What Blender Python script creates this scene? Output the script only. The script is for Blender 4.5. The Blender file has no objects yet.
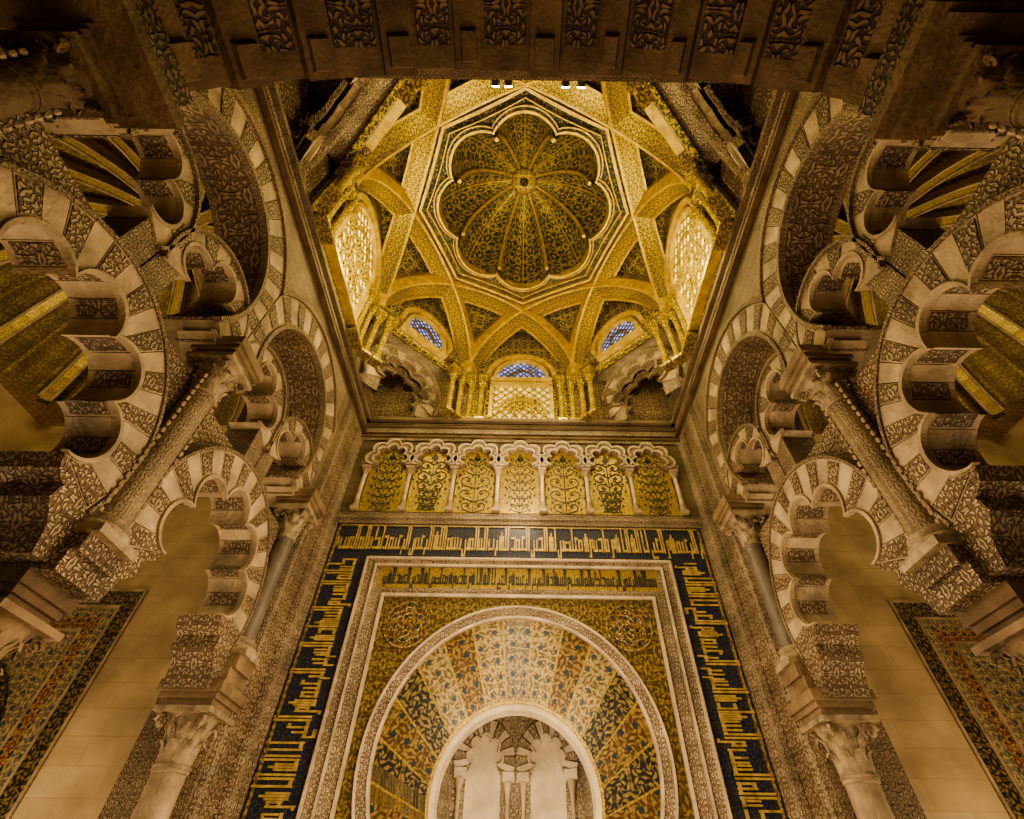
import bpy, bmesh, math, random
from mathutils import Vector, Matrix
random.seed(7)
PI=math.pi; R=math.radians
sc=bpy.context.scene; COL=sc.collection
WL={}
# ---------------------------------------------------------------- materials
def newmat(name):
    m=bpy.data.materials.new(name); m.use_nodes=True
    nt=m.node_tree; nt.nodes.clear()
    out=nt.nodes.new('ShaderNodeOutputMaterial'); b=nt.nodes.new('ShaderNodeBsdfPrincipled')
    nt.links.new(b.outputs[0],out.inputs[0]); return m,nt,b
def nd(nt,t,**k):
    n=nt.nodes.new(t)
    for a,v in k.items(): setattr(n,a,v)
    return n
def mth(nt,op,a,b=None,c=None):
    n=nd(nt,'ShaderNodeMath',operation=op)
    for i,x in enumerate((a,b,c)):
        if x is None: continue
        if hasattr(x,'links'): nt.links.new(x,n.inputs[i])
        else: n.inputs[i].default_value=x
    return n.outputs[0]
def mixc(nt,f,a,b,bt='MIX'):
    n=nd(nt,'ShaderNodeMix',data_type='RGBA',blend_type=bt)
    for i,x in ((0,f),(6,a),(7,b)):
        if hasattr(x,'links'): nt.links.new(x,n.inputs[i])
        elif i==0: n.inputs[0].default_value=x
        else: n.inputs[i].default_value=(*x,1)
    return n.outputs[2]
def smooth(nt,x,a,b):
    n=nd(nt,'ShaderNodeMapRange',interpolation_type='SMOOTHSTEP'); nt.links.new(x,n.inputs[0])
    n.inputs[1].default_value=a; n.inputs[2].default_value=b; return n.outputs[0]
def pattern(nt,s,k=15.,leaf=1.15,arms=5,thr=.0,dist=.32,spin=-17.):
    """mirror-symmetric scrolling leaf arabesque drawn in surface metres"""
    tc=nd(nt,'ShaderNodeTexCoord')
    no=nd(nt,'ShaderNodeTexNoise'); no.inputs['Scale'].default_value=s*.9; no.inputs['Detail'].default_value=0
    nt.links.new(tc.outputs['UV'],no.inputs['Vector'])
    vm=nd(nt,'ShaderNodeVectorMath',operation='MULTIPLY_ADD')
    nt.links.new(no.outputs['Color'],vm.inputs[0]); vm.inputs[1].default_value=(dist/s,)*3
    nt.links.new(tc.outputs['UV'],vm.inputs[2])
    sx=nd(nt,'ShaderNodeSeparateXYZ'); nt.links.new(vm.outputs[0],sx.inputs[0])
    lx=mth(nt,'SUBTRACT',mth(nt,'PINGPONG',mth(nt,'MULTIPLY',sx.outputs[0],s),1.),.5)
    ly=mth(nt,'SUBTRACT',mth(nt,'PINGPONG',mth(nt,'MULTIPLY',sx.outputs[1],s),1.),.5)
    r=mth(nt,'SQRT',mth(nt,'ADD',mth(nt,'MULTIPLY',lx,lx),mth(nt,'MULTIPLY',ly,ly)))
    th=mth(nt,'ARCTAN2',ly,lx)
    f1=mth(nt,'SINE',mth(nt,'MULTIPLY_ADD',r,k,th))
    f2=mth(nt,'SINE',mth(nt,'MULTIPLY_ADD',th,float(arms),mth(nt,'MULTIPLY',r,spin)))
    p=smooth(nt,mth(nt,'MULTIPLY_ADD',f2,leaf,f1),thr-.7,thr+.9)
    return tc,p,r
def dirt(nt,tc,col,lo=.62,hi=1.15,s=1.1):
    no=nd(nt,'ShaderNodeTexNoise'); no.inputs['Scale'].default_value=s; no.inputs['Detail'].default_value=5
    nt.links.new(tc.outputs['Object'],no.inputs['Vector'])
    mr=nd(nt,'ShaderNodeMapRange'); nt.links.new(no.outputs[0],mr.inputs[0])
    mr.inputs[1].default_value=.3; mr.inputs[2].default_value=.7; mr.inputs[3].default_value=lo; mr.inputs[4].default_value=hi
    n=nd(nt,'ShaderNodeVectorMath',operation='SCALE'); nt.links.new(col,n.inputs[0]); nt.links.new(mr.outputs[0],n.inputs['Scale'])
    return n.outputs[0]
def bump(nt,b,h,st,d=.02):
    bp=nd(nt,'ShaderNodeBump'); bp.inputs['Strength'].default_value=st; bp.inputs['Distance'].default_value=d
    nt.links.new(h,bp.inputs['Height']); nt.links.new(bp.outputs[0],b.inputs['Normal'])
def carved(name,hi,lo,s=7,rough=.75,bs=1.,metal=0.,**k):
    m,nt,b=newmat(name); tc,p,r=pattern(nt,s,**k)
    c=dirt(nt,tc,mixc(nt,p,lo,hi),.5,1.15,1.6); nt.links.new(c,b.inputs['Base Color'])  # recesses of the carving painted darker: their shade is put into the colour
    b.inputs['Roughness'].default_value=rough; b.inputs['Metallic'].default_value=metal
    bump(nt,b,p,bs,.04); return m
def mosaic(name,bg,fg,s=6,third=None,rough=.42,metal=.3,**k):
    m,nt,b=newmat(name); tc,p,r=pattern(nt,s,**k)
    c=mixc(nt,p,bg,fg)
    if third: c=mixc(nt,smooth(nt,r,.20,.15),c,third)
    t=nd(nt,'ShaderNodeTexNoise'); t.inputs['Scale'].default_value=38; t.inputs['Detail'].default_value=1
    nt.links.new(tc.outputs['Object'],t.inputs['Vector'])
    mr=nd(nt,'ShaderNodeMapRange'); nt.links.new(t.outputs[0],mr.inputs[0]); mr.inputs[1].default_value=.3; mr.inputs[2].default_value=.7; mr.inputs[3].default_value=.6; mr.inputs[4].default_value=1.3
    n=nd(nt,'ShaderNodeVectorMath',operation='SCALE'); nt.links.new(c,n.inputs[0]); nt.links.new(mr.outputs[0],n.inputs['Scale'])
    nt.links.new(n.outputs[0],b.inputs['Base Color'])
    b.inputs['Roughness'].default_value=rough; b.inputs['Metallic'].default_value=metal
    bump(nt,b,t.outputs[0],.2,.01); return m
def plain(name,col,s=3,rough=.7,bs=.3,metal=0.,lo=.65,hi=1.2):
    m,nt,b=newmat(name); tc=nd(nt,'ShaderNodeTexCoord')
    rg=nd(nt,'ShaderNodeRGB'); rg.outputs[0].default_value=(*col,1)
    nt.links.new(dirt(nt,tc,rg.outputs[0],lo,hi,s),b.inputs['Base Color'])
    no=nd(nt,'ShaderNodeTexNoise'); no.inputs['Scale'].default_value=s*7; no.inputs['Detail'].default_value=4
    nt.links.new(tc.outputs['Object'],no.inputs['Vector']); bump(nt,b,no.outputs[0],bs,.03)
    b.inputs['Roughness'].default_value=rough; b.inputs['Metallic'].default_value=metal; return m
def ashlar(name,col):
    m,nt,b=newmat(name); tc=nd(nt,'ShaderNodeTexCoord')
    br=nd(nt,'ShaderNodeTexBrick'); nt.links.new(tc.outputs['UV'],br.inputs['Vector'])
    br.inputs['Scale'].default_value=1; br.inputs['Brick Width'].default_value=.8; br.inputs['Row Height'].default_value=.30; br.inputs['Mortar Size'].default_value=.004
    br.inputs['Color1'].default_value=(*col,1); br.inputs['Color2'].default_value=(col[0]*.90,col[1]*.88,col[2]*.84,1); br.inputs['Mortar'].default_value=(col[0]*.78,col[1]*.72,col[2]*.65,1)
    nt.links.new(dirt(nt,tc,br.outputs[0],.6,1.2,1.6),b.inputs['Base Color']); b.inputs['Roughness'].default_value=.85
    no=nd(nt,'ShaderNodeTexNoise'); no.inputs['Scale'].default_value=14; no.inputs['Detail'].default_value=6
    nt.links.new(tc.outputs['Object'],no.inputs['Vector']); bump(nt,b,no.outputs[0],.4,.02); return m
def glow(name,col,st,s=9,dark=.25,base=.3):
    m,nt,b=newmat(name); tc=nd(nt,'ShaderNodeTexCoord'); v=nd(nt,'ShaderNodeTexVoronoi'); v.inputs['Scale'].default_value=s
    nt.links.new(tc.outputs['Object'],v.inputs['Vector'])
    sp=nd(nt,'ShaderNodeSeparateColor'); nt.links.new(v.outputs['Color'],sp.inputs[0])
    c=mixc(nt,sp.outputs[0],tuple(x*dark for x in col),col)
    b.inputs['Base Color'].default_value=(*[x*base for x in col],1); nt.links.new(c,b.inputs['Emission Color']); b.inputs['Emission Strength'].default_value=st
    b.inputs['Roughness'].default_value=.25; return m
M={}
M['cream']=plain('cream_stone',(.45,.345,.22),3,.8,.6,lo=.48)
M['tan']=plain('tan_stone',(.39,.295,.185),4,.75,.5,lo=.5)
M['pale']=plain('pale_marble',(.52,.42,.29),4,.55,.25)
M['darkshaft']=plain('dark_marble',(.15,.125,.10),5,.4,.15)
M['tanshaft']=carved('carved_shaft_marble',(.38,.285,.18),(.28,.20,.12),10,.5,.6)
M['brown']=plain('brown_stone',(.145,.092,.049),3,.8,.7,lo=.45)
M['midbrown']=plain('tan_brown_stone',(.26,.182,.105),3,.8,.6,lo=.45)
M['carve']=carved('carved_stucco',(.43,.325,.205),(.145,.09,.048),9)
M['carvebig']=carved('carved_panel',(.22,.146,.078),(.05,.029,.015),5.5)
M['carvefine']=carved('carved_fine',(.42,.32,.205),(.24,.165,.098),12)
M['carvewhite']=carved('carved_marble',(.56,.45,.315),(.27,.19,.115),10.5)
M['carvepale']=carved('carved_plaster',(.62,.52,.37),(.40,.31,.20),8.5)
M['soffit']=carved('carved_soffit',(.36,.26,.155),(.15,.094,.05),5.2)
M['capital']=plain('weathered_capital',(.42,.325,.205),9,.75,.7,lo=.4)
M['gold']=mosaic('gold_mosaic',(.09,.062,.026),(.28,.205,.065),5)
M['goldrich']=mosaic('gold_mosaic_dense',(.26,.185,.03),(.70,.51,.10),8,(.08,.06,.02))
M['goldrib']=mosaic('rib_gold_mosaic',(.17,.125,.022),(.60,.44,.08),6,None,.32,.5,dist=.3)
M['goldplain']=plain('gilded_edge',(.74,.54,.14),8,.3,.3,.5)
M['dome']=mosaic('dome_mosaic',(.06,.068,.034),(.50,.37,.07),7,(.03,.06,.06),dist=.2)
M['green']=mosaic('green_gold_mosaic',(.075,.07,.026),(.54,.40,.072),5,(.03,.05,.07),thr=-.05)
M['band']=mosaic('dark_band_mosaic',(.016,.032,.034),(.28,.215,.055),5,(.03,.05,.08),thr=.45)
M['blue']=mosaic('blue_mosaic',(.012,.022,.055),(.08,.068,.04),9,None,.4,.05,thr=.75)
M['bluegold']=mosaic('blue_gold_mosaic',(.022,.022,.024),(.27,.20,.07),6,None,thr=.2)
M['browngold']=mosaic('brown_gold_mosaic',(.09,.05,.02),(.28,.195,.062),6,(.02,.04,.06),thr=.0)
M['palegold']=mosaic('pale_gold_mosaic',(.15,.105,.045),(.40,.305,.135),6,(.05,.07,.09),thr=-.3)
M['field']=mosaic('field_mosaic',(.16,.13,.085),(.39,.31,.17),6,(.05,.07,.10),.5,.1)
M['panelgold']=mosaic('panel_gold_mosaic',(.30,.21,.045),(.48,.35,.085),9,metal=.4)
M['goldground']=mosaic('gold_ground',(.36,.26,.06),(.47,.345,.085),9)
M['letter']=plain('gold_letter',(.54,.39,.13),12,.45,.15,.15,lo=.5)
M['motif']=plain('dark_motif',(.06,.058,.03),9,.5,.2)
M['inkblue']=plain('dark_letter',(.04,.04,.038),9,.5,.2)
M['red']=mosaic('red_band',(.20,.06,.03),(.42,.31,.13),7,(.02,.04,.09))
M['ashlar']=ashlar('ashlar_stone',(.48,.36,.21))
M['floor']=ashlar('paving',(.42,.35,.27))
M['plaster']=plain('white_plaster',(.66,.55,.39),3,.7,.3,lo=.65)
M['glassblue']=glow('blue_glass',(.30,.45,1.0),2.2,11,.08,.15)
M['glasswarm']=glow('warm_glass',(1.0,.78,.26),3.2,6,.5)
M['glasssoft']=glow('soft_warm_glass',(1.0,.74,.24),1.4,6,.5)
M['lamp']=glow('lamp_lens',(1,.85,.5),60,3,.9)
M['black']=plain('lamp_housing',(.05,.045,.04),4,.4,.1,.3)
M['vault']=carved('side_vault',(.46,.335,.14),(.26,.175,.07),5,bs=.6)
# ---------------------------------------------------------------- mesh helper
class MB:
    def __init__(s): s.v=[]; s.f=[]
    def add(s,vs,fs):
        o=len(s.v); s.v+=[tuple(p) for p in vs]; s.f+=[tuple(i+o for i in q) for q in fs]; return s
    def hexa(s,p): return s.add(p,[(0,1,2,3),(4,7,6,5),(0,4,5,1),(1,5,6,2),(2,6,7,3),(3,7,4,0)])
    def box(s,x0,x1,y0,y1,z0,z1):
        return s.hexa([(x0,y0,z0),(x1,y0,z0),(x1,y1,z0),(x0,y1,z0),(x0,y0,z1),(x1,y0,z1),(x1,y1,z1),(x0,y1,z1)])
    def mbox(s,mp,s0,s1,z0,z1,d0,d1):
        return s.hexa([mp(s0,z0,d0),mp(s1,z0,d0),mp(s1,z0,d1),mp(s0,z0,d1),mp(s0,z1,d0),mp(s1,z1,d0),mp(s1,z1,d1),mp(s0,z1,d1)])
    def grid(s,rows,close=False):
        n=len(rows[0]); vs=[p for r in rows for p in r]; fs=[]
        for i in range(len(rows)-1):
            for j in range(n if close else n-1):
                k=(j+1)%n; fs.append((i*n+j,i*n+k,(i+1)*n+k,(i+1)*n+j))
        return s.add(vs,fs)
    def poly(s,pts,mp,d0,d1):
        n=len(pts); vs=[mp(a,b,d0) for a,b in pts]+[mp(a,b,d1) for a,b in pts]
        fs=[tuple(range(n)),tuple(range(2*n-1,n-1,-1))]+[(i,(i+1)%n,n+(i+1)%n,n+i) for i in range(n)]
        return s.add(vs,fs)
    def lathe(s,prof,cx=0,cy=0,n=20):
        rows=[[(cx+r*math.cos(2*PI*j/n),cy+r*math.sin(2*PI*j/n),z) for j in range(n)] for r,z in prof]
        s.grid(rows,True); o=len(s.v)
        s.add(rows[0],[tuple(range(n-1,-1,-1))]); s.add(rows[-1],[tuple(range(n))]); return s
    def tube(s,pts,r,n=6):
        pts=[Vector(p) for p in pts]; rows=[]
        for i,p in enumerate(pts):
            t=(pts[min(i+1,len(pts)-1)]-pts[max(i-1,0)]).normalized()
            a=t.cross(Vector((0.13,.31,.94))).normalized(); b=t.cross(a)
            rr=r[i] if isinstance(r,list) else r
            rows.append([tuple(p+rr*(a*math.cos(2*PI*j/n)+b*math.sin(2*PI*j/n))) for j in range(n)])
        s.grid(rows,True); s.add(rows[0],[tuple(range(n))]); s.add(rows[-1],[tuple(range(n))]); return s
    def sector(s,mp,c,ri,ro,t0,t1,d0,d1,n=4,clamp=None,co=None,zmax=None):
        rows=[]; co=co or c
        for i in range(n+1):
            t=t0+(t1-t0)*i/n; a,b=math.cos(t),math.sin(t)
            r1=ri(t) if callable(ri) else ri; r2=ro(t) if callable(ro) else ro
            p=[c[0]+r1*a,c[1]+r1*b]; q=[co[0]+r2*a,co[1]+r2*b]
            if clamp: q[0]=max(c[0]-clamp,min(c[0]+clamp,q[0]))
            if zmax: q[1]=min(zmax,q[1])
            rows.append([mp(*p,d0),mp(*q,d0),mp(*q,d1),mp(*p,d1)])
        s.grid(rows,True); s.add(rows[0],[(0,1,2,3)]); s.add(rows[-1],[(3,2,1,0)]); return s
    def build(s,name,mat,parent=None,smooth=False,origin=None,local=False,uvf=None):
        if local: o=(0,0,0)
        elif parent is not None: o=WL[parent.name]
        elif origin: o=origin
        else:
            xs=[p[0] for p in s.v]; ys=[p[1] for p in s.v]; zs=[p[2] for p in s.v]
            o=((min(xs)+max(xs))/2,(min(ys)+max(ys))/2,min(zs))
        me=bpy.data.meshes.new(name); me.from_pydata([(a-o[0],b-o[1],c-o[2]) for a,b,c in s.v],[],s.f)
        bm=bmesh.new(); bm.from_mesh(me); bmesh.ops.remove_doubles(bm,verts=bm.verts,dist=1e-5)
        bmesh.ops.recalc_face_normals(bm,faces=bm.faces)
        ul=bm.loops.layers.uv.new('UVMap')
        for f in bm.faces:
            n=f.normal; ax=max(range(3),key=lambda i:abs(n[i]))
            for l in f.loops:
                p=l.vert.co
                l[ul].uv=uvf(p[0]+o[0],p[1]+o[1],p[2]+o[2]) if uvf else ((p[1],p[2]),(p[0],p[2]),(p[0],p[1]))[ax]
        bm.to_mesh(me); bm.free()
        if smooth:
            me.polygons.foreach_set('use_smooth',[True]*len(me.polygons)); me.set_sharp_from_angle(angle=R(42))
        me.materials.append(M[mat]); ob=bpy.data.objects.new(name,me); COL.objects.link(ob)
        if parent is not None: ob.parent=parent
        elif not local: ob.location=o
        WL[ob.name]=o if not local else (WL[parent.name] if parent else (0,0,0))
        return ob
def tag(o,label,cat,group=None):
    o['label']=label; o['category']=cat
    if group: o['group']=group
    return o
def thing(name,label,cat,loc,group=None,rz=0):
    o=bpy.data.objects.new(name,None); COL.objects.link(o); o.location=loc; o.rotation_euler.z=rz; o.empty_display_size=.2
    WL[o.name]=tuple(loc); return tag(o,label,cat,group)
def struct(name,mb,mat,smooth=False):
    o=mb.build(name,mat,None,smooth,origin=(0,0,0)); o['kind']='structure'; return o
def copy_tree(o,parent=None):
    c=o.copy(); COL.objects.link(c)
    if parent: c.parent=parent
    for ch in o.children: copy_tree(ch,c)
    return c
def lobefn(n,delta,rc,k=1.03,mid=PI/2):
    a=rc*math.sin(delta/2)*k; cs=[mid+(i-(n-1)/2)*delta for i in range(n)]
    def f(t):
        dl=min((t-c for c in cs),key=abs); q=a*a-(rc*math.sin(dl))**2
        return rc*math.cos(dl)+math.sqrt(max(q,0))
    return f,cs[0]-delta/2,cs[-1]+delta/2
# ---------------------------------------------------------------- capital / column
def leaf(mb,ang,r0,r1,z0,z1,w,cx=0,cy=0):
    ca,sa=math.cos(ang),math.sin(ang); rows=[]
    prof=[(r0,z0,1),(r0+.12*(r1-r0),z0+.45*(z1-z0),1),(r0+.45*(r1-r0),z0+.85*(z1-z0),.85),(r1,z1,.5),(r1+.02,z0+.82*(z1-z0),.2)]
    for r,z,k in prof:
        rows.append([(cx+ca*(r-abs(q)*.015)-sa*q*w*k,cy+sa*(r-abs(q)*.015)+ca*q*w*k,z) for q in (-1,-.4,0,.4,1)])
    mb.grid(rows)
def capital(mb,r,z0,z1,R1):
    h=z1-z0
    mb.lathe([(r*1.12,z0),(r*1.15,z0+.05*h),(r*1.02,z0+.08*h),(r*1.05,z0+.45*h),(r*1.3,z0+.8*h),(R1*.92,z1)],n=20)
    for i in range(8):
        leaf(mb,i*PI/4,r*1.05,r*1.05+.35*(R1-r)+.03,z0+.06*h,z0+.5*h,r*.38)
        leaf(mb,(i+.5)*PI/4,r*1.06,R1*.98,z0+.1*h,z0+.82*h,r*.36)
    for i in range(4):
        a=PI/4+i*PI/2; c=Vector((math.cos(a),math.sin(a),0))*R1*1.12
        pts=[c+Vector((math.cos(a),math.sin(a),0))*(.2*R1*(1-k/14)*math.cos(k*.75))+Vector((0,0,z0+.83*h+.16*h*(1-k/14)*math.sin(k*.75))) for k in range(12)]
        mb.tube([tuple(p) for p in pts],r*.13,5)
def make_column(name,label,cat,r,z0,z1,capR,capz,shaftmat,group,impost,base=True,capmat='capital',impmat='cream'):
    t=thing(name,label,cat,(0,0,z0),group)
    zb=z0
    if base:
        zb=z0+.22
        MB().box(-r*1.6,r*1.6,-r*1.6,r*1.6,z0,z0+.07).lathe([(r*1.55,z0+.07),(r*1.6,z0+.11),(r*1.25,z0+.15),(r*1.38,z0+.19),(r*1.1,z0+.22)]).build('base',capmat,t,True)
    MB().lathe([(r*1.03,zb),(r,zb+.1),(r*.93,z1-.04),(r*1.02,z1-.03),(r*1.02,z1)],n=24).build('shaft',shaftmat,t,True,uvf=lambda x,y,z:(math.atan2(y,x)*r,z))
    m=MB(); capital(m,r*.95,z1,capz,capR); cp=m.build('capital',capmat,t,True)
    q=capR*1.12
    WL[cp.name]=WL[t.name]
    MB().box(-q,q,-q,q,capz,capz+.05).build('abacus',capmat,cp)
    if impost:
        a,b,h=impost; z=capz+.05
        m=MB()
        for k,(f,hh) in enumerate(((.8,.3),(.9,.55),(1,1))):
            zz=[0,.3,.55][k]; m.box(-a*f,a*f,-b*f,b*f,z+zz*h,z+hh*h)
        m.build('impost',impmat,t)
    return t
def ring_voussoirs(t,mp,c,f,RO,t0,t1,nv,first,d1,n=8,clamp=None,ins=.045,d0=0.,under=False):
    """alternating plain and carved wedge stones; carved ones are plain blocks with inset relief panels"""
    ff=f if callable(f) else (lambda a:f)
    for i in range(nv):
        a=t0+(t1-t0)*i/nv; b=t0+(t1-t0)*(i+1)/nv
        v=MB().sector(mp,c,f,RO,a+.004,b-.004,d0,d1,n,clamp).build('voussoir','cream',t)
        if i%2==first:
            WL[v.name]=WL[t.name]; e=ins*.4/RO
            m=MB(); m.sector(mp,c,lambda q:ff(q)+ins,RO-ins*.6,a+e,b-e,d0-.012,d0+.05,n,clamp-.015 if clamp else None)
            if under: m.sector(mp,c,lambda q:ff(q)-.010,lambda q:ff(q)+.02,a+e,b-e,d0+.07,d1-.06,n)
            m.build('carved_panel','carve',v)
# ---------------------------------------------------------------- layout numbers
HB=3.25; YW=7.0; XF=3.2; TT=.62
YC=(.6,3.22,5.85); SP=2.63
SIDES={-1:'left',1:'right'}
struct('floor',MB().box(-10.2,10.2,-4,8.9,-1.75,-1.6),'floor')
# ---------------------------------------------------------------- side screens
def screen(sg):
    sd=SIDES[sg]; mp=lambda s,z,d: (sg*(XF+d),s,z)
    W=MB()
    for bi,where in ((0,'near the camera'),(1,'next to the mihrab wall')):
        yc=(YC[bi]+YC[bi+1])/2; bay='nearer' if bi==0 else 'farther'
        c=(yc,2.48); RO=1.16; T=.46
        f,t0,t1=lobefn(5,R(45),.63,1.08)
        t=thing('multifoil_arch','striped multifoil lower arch, %s bay of the %s arcade'%(bay,sd),'arch',mp(yc,1.72,.3),'multifoil lower arches')
        ring_voussoirs(t,mp,c,f,RO,t0,t1,23,0,T-.02,10,None,.04,0.,True)
        MB().sector(mp,c,lambda a:f(a)-.022,lambda a:f(a)+.018,t0,t1,-.025,.03,110).build('lobe_moulding','tan',t)
        m=MB(); m.sector(mp,c,RO+.002,RO+.035,t0,t1,-.02,.14,60); m.build('archivolt','carvefine',t)
        zl=c[1]+RO*math.sin(t0); sl=RO*math.cos(t0)
        for q in (-1,1):
            fx,fz=f(t0+.001)*math.cos(t0),c[1]+f(t0+.001)*math.sin(t0)
            pts=[(yc+q*.95,1.62),(yc+q*1.31,1.62),(yc+q*1.31,zl+.22),(yc+q*(sl+.07),zl+.22),(yc+q*sl,zl),(yc+q*fx,fz),(yc+q*(fx+.05),fz-.10),(yc+q*(fx+.16),fz-.16),(yc+q*(fx+.14),fz-.28),(yc+q*(fx+.26),fz-.40)]
            MB().poly(pts,mp,0,T).build('springer','carve',t)
        for q in (-1,1):
            m=MB(); rows=[]
            for k in range(25):
                z=zl+(3.70-zl)*k/24; dz=z-c[1]; e=math.sqrt(max(RO*RO-dz*dz,0)) if abs(dz)<RO else 0
                rows.append([mp(yc+q*max(e,.0),z,.12),mp(yc+q*1.31,z,.12),mp(yc+q*1.31,z,T),mp(yc+q*max(e,0),z,T)])
            m.grid(rows,True); m.build('spandrel','carve',t)
        for q in (-1,1):
            lab='small striped three-lobed arch toward the %s, upper %s bay, %s arcade'%('camera' if q<0 else 'mihrab wall',bay,sd)
            cc=(yc+q*.64,4.33); f3,u0,u1=lobefn(3,R(78),.33,1.05)
            t=thing('trefoil_arch',lab,'arch',mp(cc[0],4.0,.3),'small three-lobed arches')
            ring_voussoirs(t,mp,cc,f3,.65,u0,u1,11,1,.42,6,None,.03,.03,True)
            MB().sector(mp,cc,lambda a:f3(a)-.02,lambda a:f3(a)+.014,u0,u1,.01,.06,60).build('lobe_moulding','tan',t)
            MB().sector(mp,cc,.652,.685,u0,u1,-.01,.12,40).build('archivolt','carvefine',t)
            for qq in (-1,1):
                ss=cc[0]+qq*.50
                MB().mbox(mp,ss-.13,ss+.13,(3.66 if qq==-q else 4.13),4.20,.05,.44).build('springer','carvefine',t)
        c=(yc,4.92); ri=1.07; RO=1.47; t0,t1=R(-36),R(216)
        t=thing('horseshoe_arch','tall striped horseshoe upper arch, %s bay of the %s arcade'%(bay,sd),'arch',mp(yc,4.25,.3),'horseshoe upper arches')
        ring_voussoirs(t,mp,c,ri,RO,t0,t1,27,1,.6,4,1.30)
        MB().sector(mp,c,ri-.03,ri-.004,t0,t1,.06,TT,48).build('soffit','soffit',t)
        MB().sector(mp,c,ri-.04,ri+.02,t0,t1,-.03,.06,48).build('inner_moulding','carvefine',t)
        MB().sector(mp,c,ri-.045,ri,t0,t1,TT-.07,TT+.01,48).build('outer_moulding','carvefine',t)
        MB().sector(mp,c,RO+.005,RO+.06,R(28),R(152),-.04,.1,40,1.31).build('archivolt','carvefine',t)
        rows=[]
        for k in range(41):
            s=-1.31+2.62*k/40; e=c[1]+math.sqrt(RO*RO-s*s)
            rows.append([mp(yc+s,e,.02),mp(yc+s,6.95,.02),mp(yc+s,6.95,TT),mp(yc+s,e,TT)])
        W.grid(rows,True)
    W.mbox(mp,6.02,7.05,-1.6,6.95,0,.8)
    W.mbox(mp,5.83,6.02,4.2,6.95,.02,.6)
    W.mbox(mp,.2,.62,4.6,6.95,.02,.6)
    struct('wall_'+sd,W,'carvefine')
    k=1 if sg<0 else 4
    for i,(a,b,mt,dd) in enumerate(((6.06,6.2,'carvewhite',-.05),(6.3,6.62,'carve',-.02),(6.72,6.92,'carvewhite',-.05))):
        m=MB(); m.mbox(mp,a,b,-1.6,6.5,dd,.02)
        for e in (a,b): m.mbox(mp,e-.015,e+.015,-1.6,6.5,dd-.025,.02)
        struct('trim_%d'%(k+i),m,mt)
    for i,y in enumerate(YC):
        pos=('beside the camera','halfway along the bay','against the mihrab wall pier')[i]
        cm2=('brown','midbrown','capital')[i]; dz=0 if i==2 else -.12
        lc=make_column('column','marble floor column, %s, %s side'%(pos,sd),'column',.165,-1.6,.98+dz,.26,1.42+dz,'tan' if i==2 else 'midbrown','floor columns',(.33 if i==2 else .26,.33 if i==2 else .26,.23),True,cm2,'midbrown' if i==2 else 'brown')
        lc.location.x=sg*(XF+(.20 if i==2 else .30)); lc.location.y=y
        m=MB(); m.mbox(mp,y-.22,y+.22,1.70+dz,1.86+dz,-.08,.42).mbox(mp,y-.2,y+.2,1.86+dz,2.0+dz,-.12,.4)
        tag(m.build('pier_block','midbrown' if i==2 else 'carve'),'stone block on the %s floor column %s'%(sd,pos),'block','blocks over the floor columns')
        cm=('brown','capital','capital')[i]
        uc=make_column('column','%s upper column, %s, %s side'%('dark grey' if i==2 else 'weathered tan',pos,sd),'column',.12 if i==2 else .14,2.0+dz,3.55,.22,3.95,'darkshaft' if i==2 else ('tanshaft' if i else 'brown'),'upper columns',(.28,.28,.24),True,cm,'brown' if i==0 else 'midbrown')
        uc.location.x=sg*(XF+.03); uc.location.y=y
        if i<2:
            m=MB()
            for q in (-1,1):
                for j in range(20): 
                    zz=2.1+j*.085; m.lathe([(.004,zz-.03),(.02,zz-.015),(.02,zz+.015),(.004,zz+.03)],sg*(XF-.02),y+q*.165,6)
            tag(m.build('bead_moulding','tan',None,True),'beaded strip flanking the %s upper column %s'%(sd,pos),'moulding','beaded strips beside the upper columns')
screen(-1); screen(1)
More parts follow.
